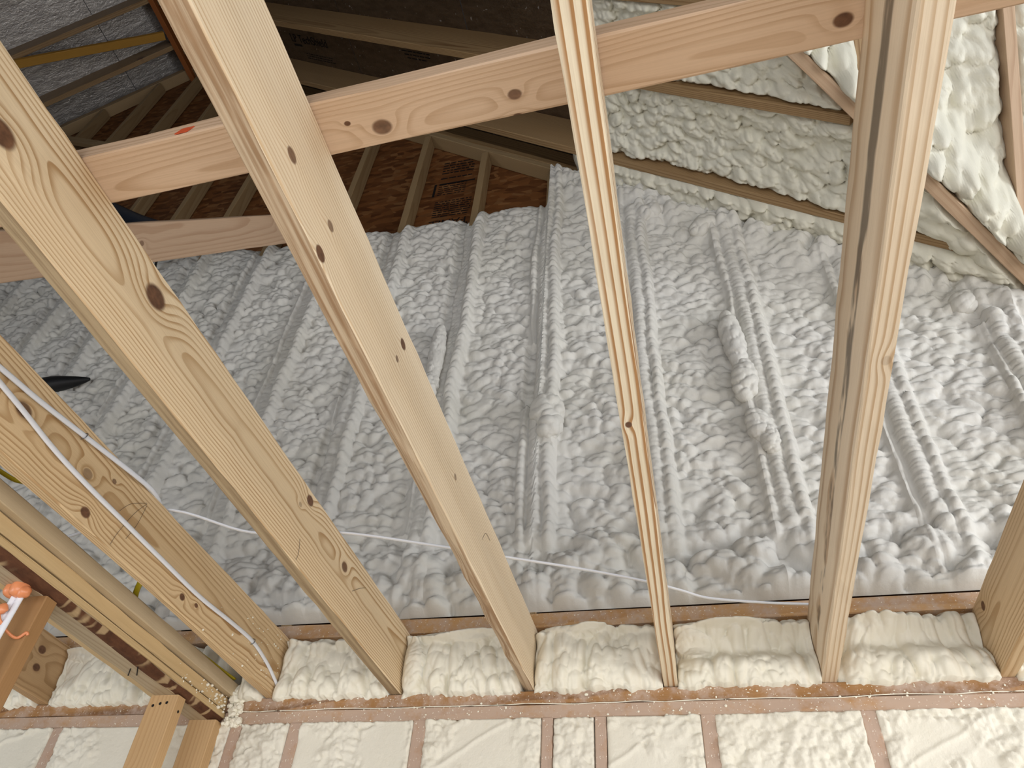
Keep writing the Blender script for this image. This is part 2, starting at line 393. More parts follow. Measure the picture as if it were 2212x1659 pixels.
# ------------------------------------------------------------------ roof decks
def plane_deck(name, x0, x1, y0, y1, zf, th=0.012, clip=False):
    a = max(y0, x0 - YV) if clip else y0; b = max(y0, x1 - YV) if clip else y0
    V = [(x0, a, zf(x0)), (x1, b, zf(x1)), (x1, y1, zf(x1)), (x0, y1, zf(x0))]
    V = V + [(a, b, c + th) for a, b, c in V]
    F = [(0, 3, 2, 1), (4, 5, 6, 7), (0, 1, 5, 4), (1, 2, 6, 5), (2, 3, 7, 6), (3, 0, 4, 7)]
    c = np.mean(V, 0); o = mesh_obj(name, np.array(V) - c, F, M['foil_wood_tint' if clip else 'foil'], smooth=False); o.location = c
    return tag(o, kind='structure')
xs = [XR + 0.03, -2.98, -1.845, -0.86, 0.10, 0.80, YV + 0.12]
for i in range(6):
    nm = 'ceiling_right_%d' % (i + 1)
    dk = plane_deck(nm, xs[i] + 0.002, xs[i + 1] - 0.002, -4.3, 0.13, lambda X: zb1(X) + DZ, clip=True)
    if i == 1: deck_a = dk
    if i == 2: deck_b = dk
xl = [XR - 0.03, -4.425, -5.35, -6.3, -7.3]
for i in range(4):
    plane_deck('ceiling_left_%d' % (i + 1), xl[i] - 0.002, xl[i + 1] + 0.002, -4.3, 0.13, lambda X: zbl(X) + DZ)

# printing on the deck facing
def lettering(text, size, origin, ex, ey, name, parent, extr=0.0004):
    cu = bpy.data.curves.new(name, 'FONT'); cu.body = text; cu.size = size; cu.extrude = extr; cu.align_x = 'LEFT'
    cu.materials.append(M['ink'])
    o = bpy.data.objects.new(name, cu); COL.objects.link(o)
    ex = Vector(ex).normalized(); ey = Vector(ey).normalized(); ez = ex.cross(ey)
    o.matrix_world = Matrix(((ex.x, ey.x, ez.x, origin[0]), (ex.y, ey.y, ez.y, origin[1]), (ex.z, ey.z, ez.z, origin[2]), (0, 0, 0, 1)))
    child(o, parent); return o
def deck_pt(X, Y, off=0.002): return (X, Y, zb1(X) + DZ - off)
dx = (1, 0, -SL); dyv = (0, -1, 0)
bpy.context.view_layer.update()
lettering('LP TechShield', 0.088, deck_pt(-2.47, -0.315), dx, dyv, 'printed_lettering', deck_a)
def bars(name, rows, mat, parent, fpt, ux, uy):
    """rows of short printed strokes: (x, y, length, height)"""
    V = []; F = []
    ux = Vector(ux).normalized(); uy = Vector(uy).normalized()
    for (x, y, l, hh) in rows:
        b = Vector(fpt); k = len(V)
        for (a, c) in ((x, y), (x + l, y), (x + l, y + hh), (x, y + hh)): V.append(b + ux * a + uy * c)
        F.append((k, k + 1, k + 2, k + 3))
    o = mesh_obj(name, [tuple(v) for v in V], F, mat, smooth=False); return child(o, parent)
bars('printed_underline', [(0, 0, 0.11, 0.016)], M['ink'], deck_a, deck_pt(-2.455, -0.285), dx, dyv)
rows = []
for k in range(3):
    x = 0
    while x < 0.34:
        l = random.uniform(0.015, 0.05); rows.append((x, -0.017 * k, l, 0.006)); x += l + 0.008
bars('printed_small_text', rows, M['ink'], deck_a, deck_pt(-2.36, -0.235), dx, dyv)
rows = []
for k in range(5):
    x = 0.02 * k
    while x < 0.36 - 0.03 * k:
        l = random.uniform(0.015, 0.06); rows.append((x, -0.022 * k, l, 0.007)); x += l + 0.008
bars('printed_small_text', rows, M['ink'], deck_b, deck_pt(-1.43, -0.44), dx, dyv)

# ------------------------------------------------------------------ rafters
def sloped(name, Y, xa, xb, zf, mat, label, seed, wd=0.038, up=(0, 0, 1), depth=RD, cat='rafter', group=None, off=0.0):
    return board(name, (xa, Y, zf(xa) + off), (xb, Y, zf(xb) + off), wd, depth, mat, up, label, cat, group, seed=seed, n=30)
rY = [-0.150, -0.572, -0.945, -1.37, -1.80, -2.22]
rl = ['right-slope rafter next to the gable wall, running half bare wood and half between foam', 'second right-slope rafter from the gable wall, foam bays on both sides',
      'third right-slope rafter from the gable, crossing behind the flat brace board', 'fourth right-slope rafter from the gable wall, up under the dark foil deck',
      'fifth right-slope rafter from the gable wall', 'sixth right-slope rafter from the gable wall']
for i, y in enumerate(rY[:4]):
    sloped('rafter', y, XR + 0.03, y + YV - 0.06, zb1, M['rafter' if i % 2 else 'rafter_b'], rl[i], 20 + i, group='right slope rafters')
ll = ['left-slope rafter one bay in from the gable wall, with a round dark knot', 'left-slope rafter two bays in from the gable, below the bright foil',
      'left-slope rafter three bays in from the gable wall', 'left-slope rafter four bays in from the gable wall']
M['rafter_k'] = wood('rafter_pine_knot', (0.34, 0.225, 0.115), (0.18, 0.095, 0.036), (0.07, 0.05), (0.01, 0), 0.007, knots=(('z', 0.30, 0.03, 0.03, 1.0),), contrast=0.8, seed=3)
for i, y in enumerate([-0.21, -0.61, -1.02, -1.43]):
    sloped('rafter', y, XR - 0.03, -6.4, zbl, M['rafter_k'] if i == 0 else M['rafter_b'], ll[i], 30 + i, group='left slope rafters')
board('ridge_board', (XR, -4.2, ZR - 0.06), (XR, 0.10, ZR - 0.06), 0.045, 0.40, M['ridge'], label='dark orange ridge board at the peak where both roof slopes meet', cat='ridge board', n=12)
# yellowish brace under the left slope
board('roof_brace', (-5.35, -0.71, zbl(-5.35) - 0.05), (-3.93, -0.325, zbl(-3.93) - 0.05), 0.066, 0.038, M['ochre'], label='ochre yellow brace nailed slantwise under the left-slope rafters', cat='brace', n=16)

# ------------------------------------------------------------------ gable wall
V = [(-7.0, 0.092, 0.19), (2.3, 0.092, 0.19), (2.3, 0.092, zb1(2.3) + DZ), (XR, 0.092, ZR + DZ), (-7.0, 0.092, zbl(-7.0) + DZ)]
k = len(V); V = V + [(a, 0.104, c) for a, b, c in V]
F = [(0, 1, 2, 3, 4), (9, 8, 7, 6, 5)] + [(i, (i + 1) % 5 + 0, (i + 1) % 5 + 5, i + 5)[::-1] for i in range(5)]
gable = tag(mesh_obj('wall_gable', V, F, M['osb'], smooth=False), kind='structure')
# printed stamp column on the sheathing (upside down, mostly illegible)
rows = []
for (z0, z1, l, hh, gp) in ((3.30, 3.18, 0.20, 0.012, 0.030), (3.12, 3.10, 0.20, 0.012, 0.03), (3.05, 2.93, 0.17, 0.008, 0.022), (2.86, 2.70, 0.22, 0.009, 0.022)):
    z = z0
    while z > z1:
        x = 0
        while x < l:
            q = random.uniform(0.012, 0.05); rows.append((x, z, min(q, l - x), hh)); x += q + 0.008
        z -= gp
rows += [(-0.03, 2.93, 0.014, 0.14), (0.0, 3.055, 0.22, 0.014)]
bars('printed_stamp', rows, M['ink'], gable, (-1.17, 0.0905, 0.0), (1, 0, 0), (0, 0, 1))
lettering('PANEL', 0.075, (-0.96, 0.0905, 2.67), (-1, 0, 0), (0, 0, -1), 'printed_word', gable)
lettering('20', 0.06, (-1.03, 0.0905, 2.585), (-1, 0, 0), (0, 0, -1), 'printed_number', gable)
bars('printed_box', [(0, 0, 0.22, 0.006), (0, 0.085, 0.22, 0.006), (0, 0, 0.006, 0.085), (0.214, 0, 0.006, 0.085)], M['ink'], gable, (-1.17, 0.0905, 2.525), (1, 0, 0), (0, 0, 1))
# panel joints
bars('panel_joint', [(0, 2.46, 9.0, 0.004)], M['ink'], gable, (-6.9, 0.0912, 0), (1, 0, 0), (0, 0, 1))

SX = [-0.472 - 0.4064 * k for k in range(-6, 15)]           # wall stud centres
ordn = ['first', 'second', 'third', 'fourth', 'fifth', 'sixth', 'seventh', 'eighth', 'ninth', 'tenth', 'eleventh', 'twelfth', 'thirteenth']
kk = 0
for i, x in enumerate(SX):
    if x > -0.3: continue
    top = (zb1(x) if x > XR else zbl(x))
    top = min(top, zb1(x + 0.02) if x > XR else zbl(x - 0.02)) - 0.002
    if x < -5.2: continue
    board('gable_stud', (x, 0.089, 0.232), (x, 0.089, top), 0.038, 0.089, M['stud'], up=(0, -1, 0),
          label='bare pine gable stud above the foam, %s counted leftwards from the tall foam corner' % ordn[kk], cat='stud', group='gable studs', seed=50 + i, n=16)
    kk += 1
# rake plates along the top of the gable
sl_up = (0, 0, 1)
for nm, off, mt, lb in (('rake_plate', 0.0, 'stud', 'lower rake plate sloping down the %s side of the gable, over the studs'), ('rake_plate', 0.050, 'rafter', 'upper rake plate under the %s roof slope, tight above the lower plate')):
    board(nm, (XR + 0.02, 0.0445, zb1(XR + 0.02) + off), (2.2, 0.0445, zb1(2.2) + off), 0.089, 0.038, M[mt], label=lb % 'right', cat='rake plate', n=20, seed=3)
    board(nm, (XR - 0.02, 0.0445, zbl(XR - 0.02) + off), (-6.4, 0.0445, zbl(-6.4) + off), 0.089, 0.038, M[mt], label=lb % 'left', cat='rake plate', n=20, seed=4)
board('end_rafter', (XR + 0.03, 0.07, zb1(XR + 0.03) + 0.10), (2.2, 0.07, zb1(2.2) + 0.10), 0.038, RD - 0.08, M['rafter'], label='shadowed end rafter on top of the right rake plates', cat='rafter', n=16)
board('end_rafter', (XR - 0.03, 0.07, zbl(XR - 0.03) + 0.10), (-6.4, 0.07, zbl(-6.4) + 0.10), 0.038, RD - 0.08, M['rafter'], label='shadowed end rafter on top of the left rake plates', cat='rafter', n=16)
board('wall_brace', (-5.2, -0.02, 4.95), (-3.75, -0.02, 4.14), 0.038, 0.066, M['stud'], label='short pale brace across the left gable studs, just above the flat board', cat='brace', n=10)

# ------------------------------------------------------------------ the ceiling joists
def joist(xa, xb, mat, label, y0=-3.9, y1=0.135, seed=0, wane=None, h=0.184, n=60):
    # xa at Y=-1.75, xb at Y=0
    s = (xb - xa) / 1.75
    return board('ceiling_joist', (xb + s * y0, y0, 0.0), (xb + s * y1, y1, 0.0), 0.038, h, mat, label=label, cat='joist', group='ceiling joists', seed=seed, n=n, wane=wane)
Y0 = -3.9
def kz(L): return tuple(('z', y - Y0, z, r, d) for (y, z, r, d) in L)
def ky(L): return tuple(('y', y - Y0, s, r, d) for (y, s, r, d) in L)
# local y of a joist points to -X, so its right-hand face is at y=-0.019
m2 = wood('joist_pine_a', (0.79, 0.63, 0.42), (0.42, 0.245, 0.105), (0.075, 0.085), (-0.009, 0.010), 0.0060,
          kz([(-1.394, 0.135, 0.021, 1.0), (-0.745, 0.160, 0.013, 1.0), (-0.506, 0.122, 0.013, 0.9), (-0.779, 0.125, 0.006, 0.4), (-1.737, 0.077, 0.020, 1.0)]), seed=1.3)
m3 = wood('joist_pine_b', (0.83, 0.70, 0.52), (0.54, 0.36, 0.19), (0.03, 0.36), (0.0, 0.012), 0.0078,
          kz([(-1.635, 0.062, 0.010, 0.9), (-1.509, 0.079, 0.008, 0.8), (-1.507, 0.012, 0.011, 1.2), (-1.208, 0.142, 0.010, 1.0), (-1.216, 0.095, 0.006, 0.8), (-0.85, 0.109, 0.007, 0.7)]), contrast=0.9, seed=6.1)
m1 = wood('joist_pine_c', (0.70, 0.52, 0.31), (0.39, 0.225, 0.095), (0.07, 0.13), (0.012, -0.012), 0.0052,
          kz([(-0.945, 0.027, 0.012, 1.0), (-0.552, 0.037, 0.009, 1.0), (-1.199, 0.100, 0.016, 0.9), (-0.915, 0.133, 0.006, 0.8), (-0.99, 0.098, 0.012, 0.6), (-0.49, 0.046, 0.006, 1.0)]), seed=2.2)
m4 = wood('joist_pine_d', (0.84, 0.73, 0.55), (0.42, 0.22, 0.09), (0.24, 0.015), (0.002, 0.002), 0.0132,
          ky([(-1.087, 0.006, 0.006, 1.0)]), seed=3.7, wobble=0.008, contrast=1.8)
m5 = wood('joist_pine_e', (0.78, 0.65, 0.49), (0.52, 0.36, 0.22), (0.26, 0.07), (0.0, 0.004), 0.0105,
          ky([(-1.175, -0.008, 0.008, 0.25)]), streaks=((0.078, 0.004, 0.019, 0.0, 3.80),), seed=4.4, wobble=0.006, contrast=1.3)
m6 = wood('joist_pine_f', (0.68, 0.50, 0.30), (0.46, 0.29, 0.14), (-0.08, 0.08), (0.010, 0.006), 0.0070, kz([(-0.08, 0.15, 0.012, 1.0)]), seed=5.5)
m0 = wood('joist_pine_g', (0.52, 0.34, 0.18), (0.33, 0.19, 0.08), (0.08, 0.09), (0.010, 0.0), 0.0075, kz([(-0.125, 0.127, 0.013, 1.0), (-0.112, 0.074, 0.012, 1.0), (-0.274, 0.147, 0.009, 0.8)]), seed=8.8)
def wane3(x):
    v = 0.010 + 0.010 * math.sin(x * 2.1 + 0.4) + 0.006 * math.sin(x * 7.0)
    if 3.15 < x < 3.8: v = 0.022 + 0.006 * math.sin(x * 30)
    return (max(0.004, v), max(0.006, 0.8 * v))
def wane2(x): return (0.006 + 0.002 * math.sin(x * 3), 0.012 + 0.003 * math.sin(x * 5))
def wane1(x):
    v = 0.010 + 0.007 * math.sin(x * 4.4) + 0.008 * max(0, x - 3.0)
    return (max(0.003, v), max(0.003, v))
J1 = joist(-1.279, -1.272, m1, 'pine joist carrying two stapled white cables, nearest the partition plates', seed=1, wane=wane1)
J2 = joist(-0.871, -0.866, m2, 'wide-grained pine joist with a big brown oval knot, next right of the cabled joist', seed=2, wane=wane2)
J3 = joist(-0.476, -0.469, m3, 'pale straight-grained pine joist with a rough waney lower edge', seed=3, wane=wane3)
J4 = joist(-0.053, -0.071, m4, 'narrow-looking pine joist seen from below, bold wavy grain lines on its underside', seed=4)
J5 = joist(0.318, 0.336, m5, 'pine joist with a long blackish stain streak down its left side', seed=5)
J6 = joist(0.722, 0.755, m6, 'pine joist at the right edge of view, right of the stained joist', seed=6)
J0 = joist(-2.085, -2.080, m0, 'knotty brown joist beyond the partition plates, beside the far left foam', seed=7)

# rough sawn, weathered undersides
def rough_edge(name, a, b, seed):
    n = NT(name); p = n.obj()
    g = n.noise(n.mapped(p, (2.2, 95, 95), (seed, 0, 0)), 1.0, 3.0, 0.6); g2 = n.noise(n.mapped(p, (14, 60, 60), (0, seed, 0)), 1.0, 3.0)
    c = n.mix(n.ss(g, 0.38, 0.62), (*a, 1), (*b, 1)); c = n.mix(n.math('MULTIPLY', n.ss(g2, 0.5, 0.8), 0.35), c, (a[0] * 1.2, a[1] * 1.15, a[2] * 1.1, 1))
    return n.done(c, 0.75, n.bump(n.math('ADD', g, n.math('MULTIPLY', g2, 0.5)), 0.7, 0.004))
def underside(o, mat, ks):
    o.data.materials.append(mat)
    for i, f in enumerate(o.data.polygons):
        if i < 8 * 60 and i % 8 in ks: f.material_index = 1
underside(J3, rough_edge('wane_rough', (0.58, 0.45, 0.31), (0.34, 0.21, 0.115), 1.0), (0, 1))
underside(J2, rough_edge('weathered_edge', (0.44, 0.33, 0.20), (0.30, 0.21, 0.12), 4.0), (0, 1))

# flat strapping over the joists
mB = wood('strap_pine', (0.68, 0.49, 0.34), (0.44, 0.27, 0.15), (0.010, 0.075), (0.002, -0.010), 0.0050,
          tuple(('y', x + 3.0, -(y + 1.595 - (-0.031) * (x + 0.3)), r, d) for (x, y, r, d) in ((-0.363, -1.608, 0.012, 0.9), (-0.273, -1.642, 0.005, 0.7), (-0.163, -1.644, 0.006, 1.1), (-0.159, -1.610, 0.008, 0.9), (-0.412, -1.590, 0.004, 1.0), (0.278, -1.623, 0.010, 1.0))), contrast=0.62, seed=7.7, wobble=0.008)
mB.name = 'strap_pine'
board('strap_board', (-3.0, -1.595 + 0.031 * 2.7 - 0.018, 0.184), (2.3, -1.595 - 0.031 * 2.6 - 0.018, 0.184), 0.083, 0.038, mB, label='long flat pinkish board laid across the tops of the joists', cat='board', n=40, seed=9)
mB2 = wood('strut_pine', (0.58, 0.40, 0.27), (0.42, 0.25, 0.15), (0.05, 0.25), (0.0, 0.01), 0.006, (('y', 1.45, 0.0, 0.010, 0.7), ('y', 2.5, 0.03, 0.012, 0.6)), contrast=0.7, seed=9.1)
board('diagonal_strut', (-1.733, -1.656, 0.0), (-1.775, -0.03, 2.63), 0.14, 0.038, mB2, up=(0.15, 0.35, 0.5), label='pinkish strut rising to the gable wall, behind the two left joists', cat='strut', n=24, seed=10)

# ------------------------------------------------------------------ wall plates
board('top_plate', (-2.9, 0.070, -0.076), (2.2, 0.070, -0.076), 0.14, 0.0365, M['plate'], label='lower plate on top of the foamed wall studs, dusted with foam', cat='plate', n=40, seed=12)
board('top_plate', (-2.9, 0.070, -0.0375), (2.2, 0.070, -0.0375), 0.14, 0.0370, M['plate_dark'], label='upper plate right under the joist ends, stained with dark smudges', cat='plate', n=40, seed=13)
board('sill_plate', (-2.9, 0.066, 0.1850), (2.2, 0.066, 0.1850), 0.14, 0.046, M['sill'], label='sill plate of the gable wall, lying over the joist ends', cat='plate', n=40, seed=14)
board('rim_joist', (-2.9, 0.158, 0.0), (2.2, 0.158, 0.0), 0.038, 0.184, M['rafter'], label='rim joist closing the joist ends behind the foam blocks', cat='joist', n=10)
# sealant bead in the plate joint
rs = np.random.RandomState(3)
pts = [(x, -0.001 + 0.0012 * rs.randn(), -0.0385 + 0.0012 * rs.randn()) for x in np.arange(-1.36, 2.1, 0.06)]
o = tube('sealant_bead', pts, 0.0013, 0.0013, M['crumb'], n=3, seg=6); tag(o, 'thin white sealant line in the joint between the two wall plates', 'sealant')

# ------------------------------------------------------------------ partition meeting the wall on the left
def wane_bark(x): return (0.004, 0.004)
mp = wood('partition_pine', (0.62, 0.46, 0.25), (0.50, 0.34, 0.17), (0.1, 0.2), (0.0, 0.01), 0.006, contrast=0.4, seed=3.3)
mp2 = wood('partition_pine_b', (0.66, 0.49, 0.27), (0.54, 0.37, 0.19), (0.1, 0.25), (0.0, 0.01), 0.006, contrast=0.35, seed=5.3)
mpg = wood('partition_grey_pine', (0.46, 0.37, 0.25), (0.32, 0.23, 0.14), (-0.03, 0.07), (0.0, 0.012), 0.0062, contrast=0.8, seed=6.3)
mp3 = wood('partition_pine_c', (0.56, 0.45, 0.30), (0.44, 0.33, 0.20), (0.1, 0.15), (0.0, 0.01), 0.006, contrast=0.4, seed=7.3)
# direction +Y, local y = -X ; y0 sets the left/right extent
def plate(z, xl, xr, h, mat, label, seed, y1=-0.004, wane=None):
    return board('partition_plate', (0, -3.9, z), (0, y1, z), xr - xl, h, mat, label=label, cat='plate', group='partition plates', n=60, seed=seed, y0=-xr, wane=wane)
# lowest plate: bark-edged right arris is built as a part of its own
bp = empty('partition_plate', (-1.45, -1.9, -0.057)); tag(bp, 'lowest partition plate with a dark bark strip along its lower edge', 'plate', 'partition plates')
bpy.context.view_layer.update()
def wane_r(x): return (0.003, 0.003)
V, F = board_mesh(3.896, 0.089, 0.0335, n=60, seed=21)
V = [(a, b, c) for a, b, c in V]
# cut the lower right arris (local y=-0.0445 side is +X)
rs = np.random.RandomState(4); V2 = []
for i, (a, b, c) in enumerate(V):
    k = i % 8
    if k == 0: b = -0.0445 + 0.026 + 0.003 * math.sin(a * 13) + 0.0012 * rs.randn()
    if k == 7: c = 0.016 + 0.002 * math.sin(a * 17) + 0.001 * rs.randn()
    V2.append((a, b, c))
mm, _ = frame((-1.447, -3.9, -0.076), (-1.447, -0.004, -0.076), (0, 0, 1))
o = mesh_obj('plank', V2, F, mpg, smooth=False); o.matrix_world = mm; child(o, bp)
# bark strip
n = 160; V = []; F = []
for i in range(n + 1):
    x = 3.896 * i / n
    yy = -0.0445 + 0.026 + 0.003 * math.sin(x * 13); zz = 0.016 + 0.002 * math.sin(x * 17)
    for k in range(6):
        t = k / 5
        bulge = 0.006 * math.sin(math.pi * t) + 0.0018 * rs.randn() * math.sin(math.pi * t)
        V.append((x, yy + (-0.0455 - yy) * t - bulge * 0.6, -0.0005 + zz * t - bulge * 0.7 + 0.0005))
for i in range(n):
    for k in range(5): F.append((i * 6 + k, (i + 1) * 6 + k, (i + 1) * 6 + k + 1, i * 6 + k + 1)[::-1])
o = mesh_obj('bark_strip', V, F, M['bark']); o.matrix_world = mm; child(o, bp); o['label'] = 'dark brown bark strip'
# give the first plank its light side face
o = board('side_strip', (-1.4015, -3.9, -0.0595), (-1.4015, -0.004, -0.0595), 0.0022, 0.0165, mp, n=20); child(o, bp)
plate(-0.0355, -1.59, -1.405, 0.0355, mp2, 'middle partition plate, a wide tan board over the bark-edged one', 22)
plate(0.002, -1.50, -1.384, 0.040, mp3, 'topmost partition plate with a rounded grey upper face', 23)
mst = wood('partition_stud_pine', (0.56, 0.37, 0.19), (0.42, 0.25, 0.11), (0.05, 0.12), (0.008, 0.01), 0.0065, contrast=0.6, seed=4.9, knots=(('y', 2.12, 0.02, 0.010, 0.9),))
mst2 = wood('partition_stud_brown', (0.36, 0.20, 0.085), (0.30, 0.16, 0.06), (0.05, 0.22), (0.0, 0.01), 0.007, contrast=0.4, seed=2.9)
def pstud(y, xr, label, seed, mat):
    # wide face towards -Y
    return board('partition_stud', (xr - 0.0445, y + 0.038, -2.43), (xr - 0.0445, y + 0.038, -0.0765), 0.089, 0.038, mat, up=(0, -1, 0), label=label, cat='stud', group='partition studs', n=20, seed=seed)
ps1 = pstud(-0.227, -1.412, 'middle partition stud under the bark-edged plate, four nail heads at its top', 31, mst)
ps2 = pstud(-0.044, -1.398, 'short-looking partition stud tight against the foamed wall corner', 32, mst)
ps3 = pstud(-0.787, -1.416, 'nearest partition stud, brown smooth face beside the white cables', 33, mst2)
bpy.context.view_layer.update()
def disc(name, c, nrm, r, mat, parent):
    nrm = Vector(nrm).normalized(); a = nrm.orthogonal().normalized(); b = nrm.cross(a); c = Vector(c)
    V = [c + nrm * 0.0012] + [c + (a * math.cos(t) + b * math.sin(t)) * r for t in [2 * math.pi * k / 12 for k in range(12)]]
    o = mesh_obj(name, [tuple(v) for v in V], [(0, k + 1, (k + 1) % 12 + 1) for k in range(12)], mat); return child(o, parent)
for (x, z) in ((-1.482, -0.105), (-1.461, -0.100), (-1.441, -0.098)): disc('nail_head', (x, -0.2275, z), (0, -1, 0), 0.0042, M['ink'], ps1)
disc('nail_head', (-1.4115, -0.205, -0.115), (1, 0, 0), 0.0042, M['ink'], ps1)

# ------------------------------------------------------------------ foamed stud wall below the plates
mws = wood('wall_stud_pine', (0.44, 0.23, 0.10), (0.33, 0.16, 0.06), (0.1, 0.06), (0.01, 0), 0.007, contrast=0.5, dust=0.85, seed=6.6)
wst = [(-2.36, 'far left wall stud, beyond the partition'), (-1.975, 'wall stud left of the partition, glossy orange between shaved foam'), (-1.352, 'wall stud in the corner right of the partition stud'),
       (-1.159, 'first wall stud right of the partition corner, greyish with dust'), (-0.776, 'orange wall stud below the waney joist, second right of the corner'), (-0.409, 'third wall stud right of the corner, half buried in shaved foam'),
       (-0.265, 'fourth wall stud right of the corner, close beside the third'), (0.017, 'fifth wall stud right of the corner, pale and straight'), (0.409, 'sixth wall stud right of the corner, leaning and orange'), (0.83, 'wall stud at the far right below the edge joist')]
for i, (x, lb) in enumerate(wst):
    wd = 0.030 if x in (-0.409, -0.265) else 0.038
    board('wall_stud', (x, 0.139, -2.43), (x, 0.139, -0.0765), wd, 0.14, mws, up=(0, -1, 0), label=lb, cat='stud', group='wall studs', seed=70 + i, n=12)
def shaved(i, xa, xb, label):
    zs = np.concatenate([np.linspace(-0.078, -0.50, 110), np.linspace(-0.52, -2.42, 12)]); xg = np.arange(xa, xb + 1e-6, 0.0036)
    X, Z = np.meshgrid(xg, zs, indexing='ij')
    sd = 300 + i * 17
    edge = np.minimum(X - xa, xb - X); top = -0.078 - Z
    rough = sstep(0.48, 0.62, fbm(X * 7 + 3 * i, Z * 7, sd, 3) + 0.22 * np.exp(-edge / 0.03) + 0.10 * np.exp(-top / 0.03) + (0.12 if i % 3 == 2 else 0.0))
    h = 0.004 * fbm(X * 9, Z * 9, sd + 4) + 0.0006 * vnoise(X * 260, Z * 260, sd + 5)
    pit = -0.020 * fbm(X * 26, Z * 26, sd + 6, 3) + 0.012 * wlumps(X / 0.035, Z / 0.03, sd + 7) + 0.006 * vnoise(X * 150, Z * 150, sd + 8)
    h = h * (1 - rough) + (pit + 0.006) * rough
    # slanting ridge left by the saw
    rid = np.exp(-(((Z + 0.12) - 0.55 * (X - (xa + xb) / 2) + 0.02 * vnoise(X * 20, Z * 5, sd + 9)) / 0.006) ** 2)
    h = h + 0.005 * rid * (i % 2 == 0)
    h = h - 0.006 * np.exp(-edge / 0.004)
    P = np.stack([X, -h - 0.001, Z], -1)
    o = slab('foam_infill', P, (0, 0.08, 0), M['foam_cut'], flip=False); tag(o, label, 'foam infill', 'shaved foam in the wall bays')
xsw = [w_[0] for w_ in wst]
fl = ['shaved foam panel at the far left, left of the glossy orange stud', 'shaved foam panel behind the partition studs, left of the corner', 'narrow rough foam panel right of the partition corner', 'shaved foam panel with a slanting ridge, left of the orange stud',
      'shaved foam panel below the waney joist, smooth in the middle', 'narrow foam strip between the two close wall studs', 'foam panel with a saw groove, right of the two close studs',
      'wide smooth shaved foam panel below the bold-grained joist', 'rough lumpy foam panel at the right end of the wall']
for i in range(len(xsw) - 1): shaved(i, xsw[i] + 0.0175, xsw[i + 1] - 0.0175, fl[i])

# ------------------------------------------------------------------ foam blocks between the joist ends
def block(i, xa, xb, label, ytop=0.0, dip=0.0, flaps=()):
    sd = 500 + 23 * i
    xg = np.arange(xa, xb + 1e-6, 0.003); vg = np.linspace(0, 1, 84)
    X, Vv = np.meshgrid(xg, vg, indexing='ij')
    u = (X - xa) / (xb - xa)
    prof = np.sin(np.pi * np.clip(Vv * 0.86 + 0.10, 0, 1)) ** 0.7
    side = np.clip(4 * u * (1 - u), 0, 1) ** 0.35
    bul = 0.042 * prof * side + 0.016 * (fbm(X * 7, Vv * 1.6, sd) - 0.4)
    zz_ = Vv * 0.184; lean = X + (0.25 * (u - 0.5) * 2) * zz_
    fold = 0.034 * wlumps(lean / 0.050, zz_ / 0.12, sd + 1, 0.45) + 0.013 * wlumps(lean / 0.027, zz_ / 0.045, sd + 2) - 0.008
    low = sstep(0.42, 0.10, Vv)
    fold = fold + low * 0.015 * wlumps(X / 0.034, Vv * 0.19 / 0.036, sd + 3)
    lip = 0.018 * np.exp(-((Vv - 0.86 - 0.05 * np.sin(u * 7 + i)) / 0.05) ** 2) * sstep(0.1, 0.5, vnoise(X * 8, X * 0 + i, sd + 4))
    for (fx, fv, rx, rv, ht) in flaps:
        ee = 1 - ((X - fx + 0.01 * (vnoise(X * 30, Vv * 6, sd + 8) - 0.5)) / rx) ** 2 - ((Vv - fv + 0.05 * (vnoise(X * 26, Vv * 3, sd + 9) - 0.5)) / rv) ** 2
        mk = sstep(0.0, 0.10, ee)
        fold = fold * (1 - mk) + mk * (ht + 0.010 * sstep(0, 1, ee) + 0.004 * wlumps(X / 0.016, zz_ / 0.012, sd + 10))
    y = -(bul + fold + lip) + 0.022 + dip * np.exp(-((Vv - 0.55) / 0.18) ** 2) * side
    z = 0.003 + Vv * 0.184
    z = z - low * (1 - Vv / 0.42) * (0.013 * vnoise(X * 40, X * 0, sd + 5) + 0.006 * vnoise(X * 130, X * 0, sd + 6)) - 0.002
    y = y + sstep(0.9, 1.0, Vv) * 0.030 + ytop
    P = np.stack([X, y, z], -1)
    o = slab('rim_foam', P, (0, 0.09, 0), M['foam_block']); tag(o, label, 'foam block', 'foam blocks between the joist ends')
    bpy.context.view_layer.update(); return o
cx = [-1.683, -1.272, -0.866, -0.469, -0.071, 0.336, 0.755]
block(1, -1.375, cx[1] - 0.0195, 'small crumbly foam clump between the partition plates and the cabled joist')
block(2, cx[1] + 0.0195, cx[2] - 0.0195, 'foam block right of the cabled joist, vertical folds')
b3 = block(3, cx[2] + 0.0195, cx[3] - 0.0195, 'foam block left of the waney joist, with a white ragged left edge', flaps=((-0.68, 0.90, 0.13, 0.16, 0.026), (-0.815, 0.42, 0.034, 0.44, 0.030)))
b4 = block(4, cx[3] + 0.0195, cx[4] - 0.0195, 'foam block with a round flap on top, right of the waney joist', flaps=((-0.33, 0.93, 0.095, 0.14, 0.030),))
b5 = block(5, cx[4] + 0.0195, cx[5] - 0.0195, 'foam block with a hollow in its middle, left of the stained joist', dip=0.06, flaps=((0.08, 0.96, 0.16, 0.13, 0.024), (0.0, 0.60, 0.05, 0.2, 0.028)))
block(6, cx[5] + 0.0195, cx[6] - 0.0195, 'foam block with a deep fold, right of the stained joist', dip=0.05)
block(7, cx[6] + 0.0195, 1.16, 'foam block right of the edge joist, barely in view')
block(8, -2.060, -1.43, 'foam block between the wide tan partition plate and the knotty joist', flaps=((-1.98, 0.88, 0.09, 0.2, 0.026),))
block(9, -2.46, -2.100, 'foam block at the far left edge, left of the knotty joist')

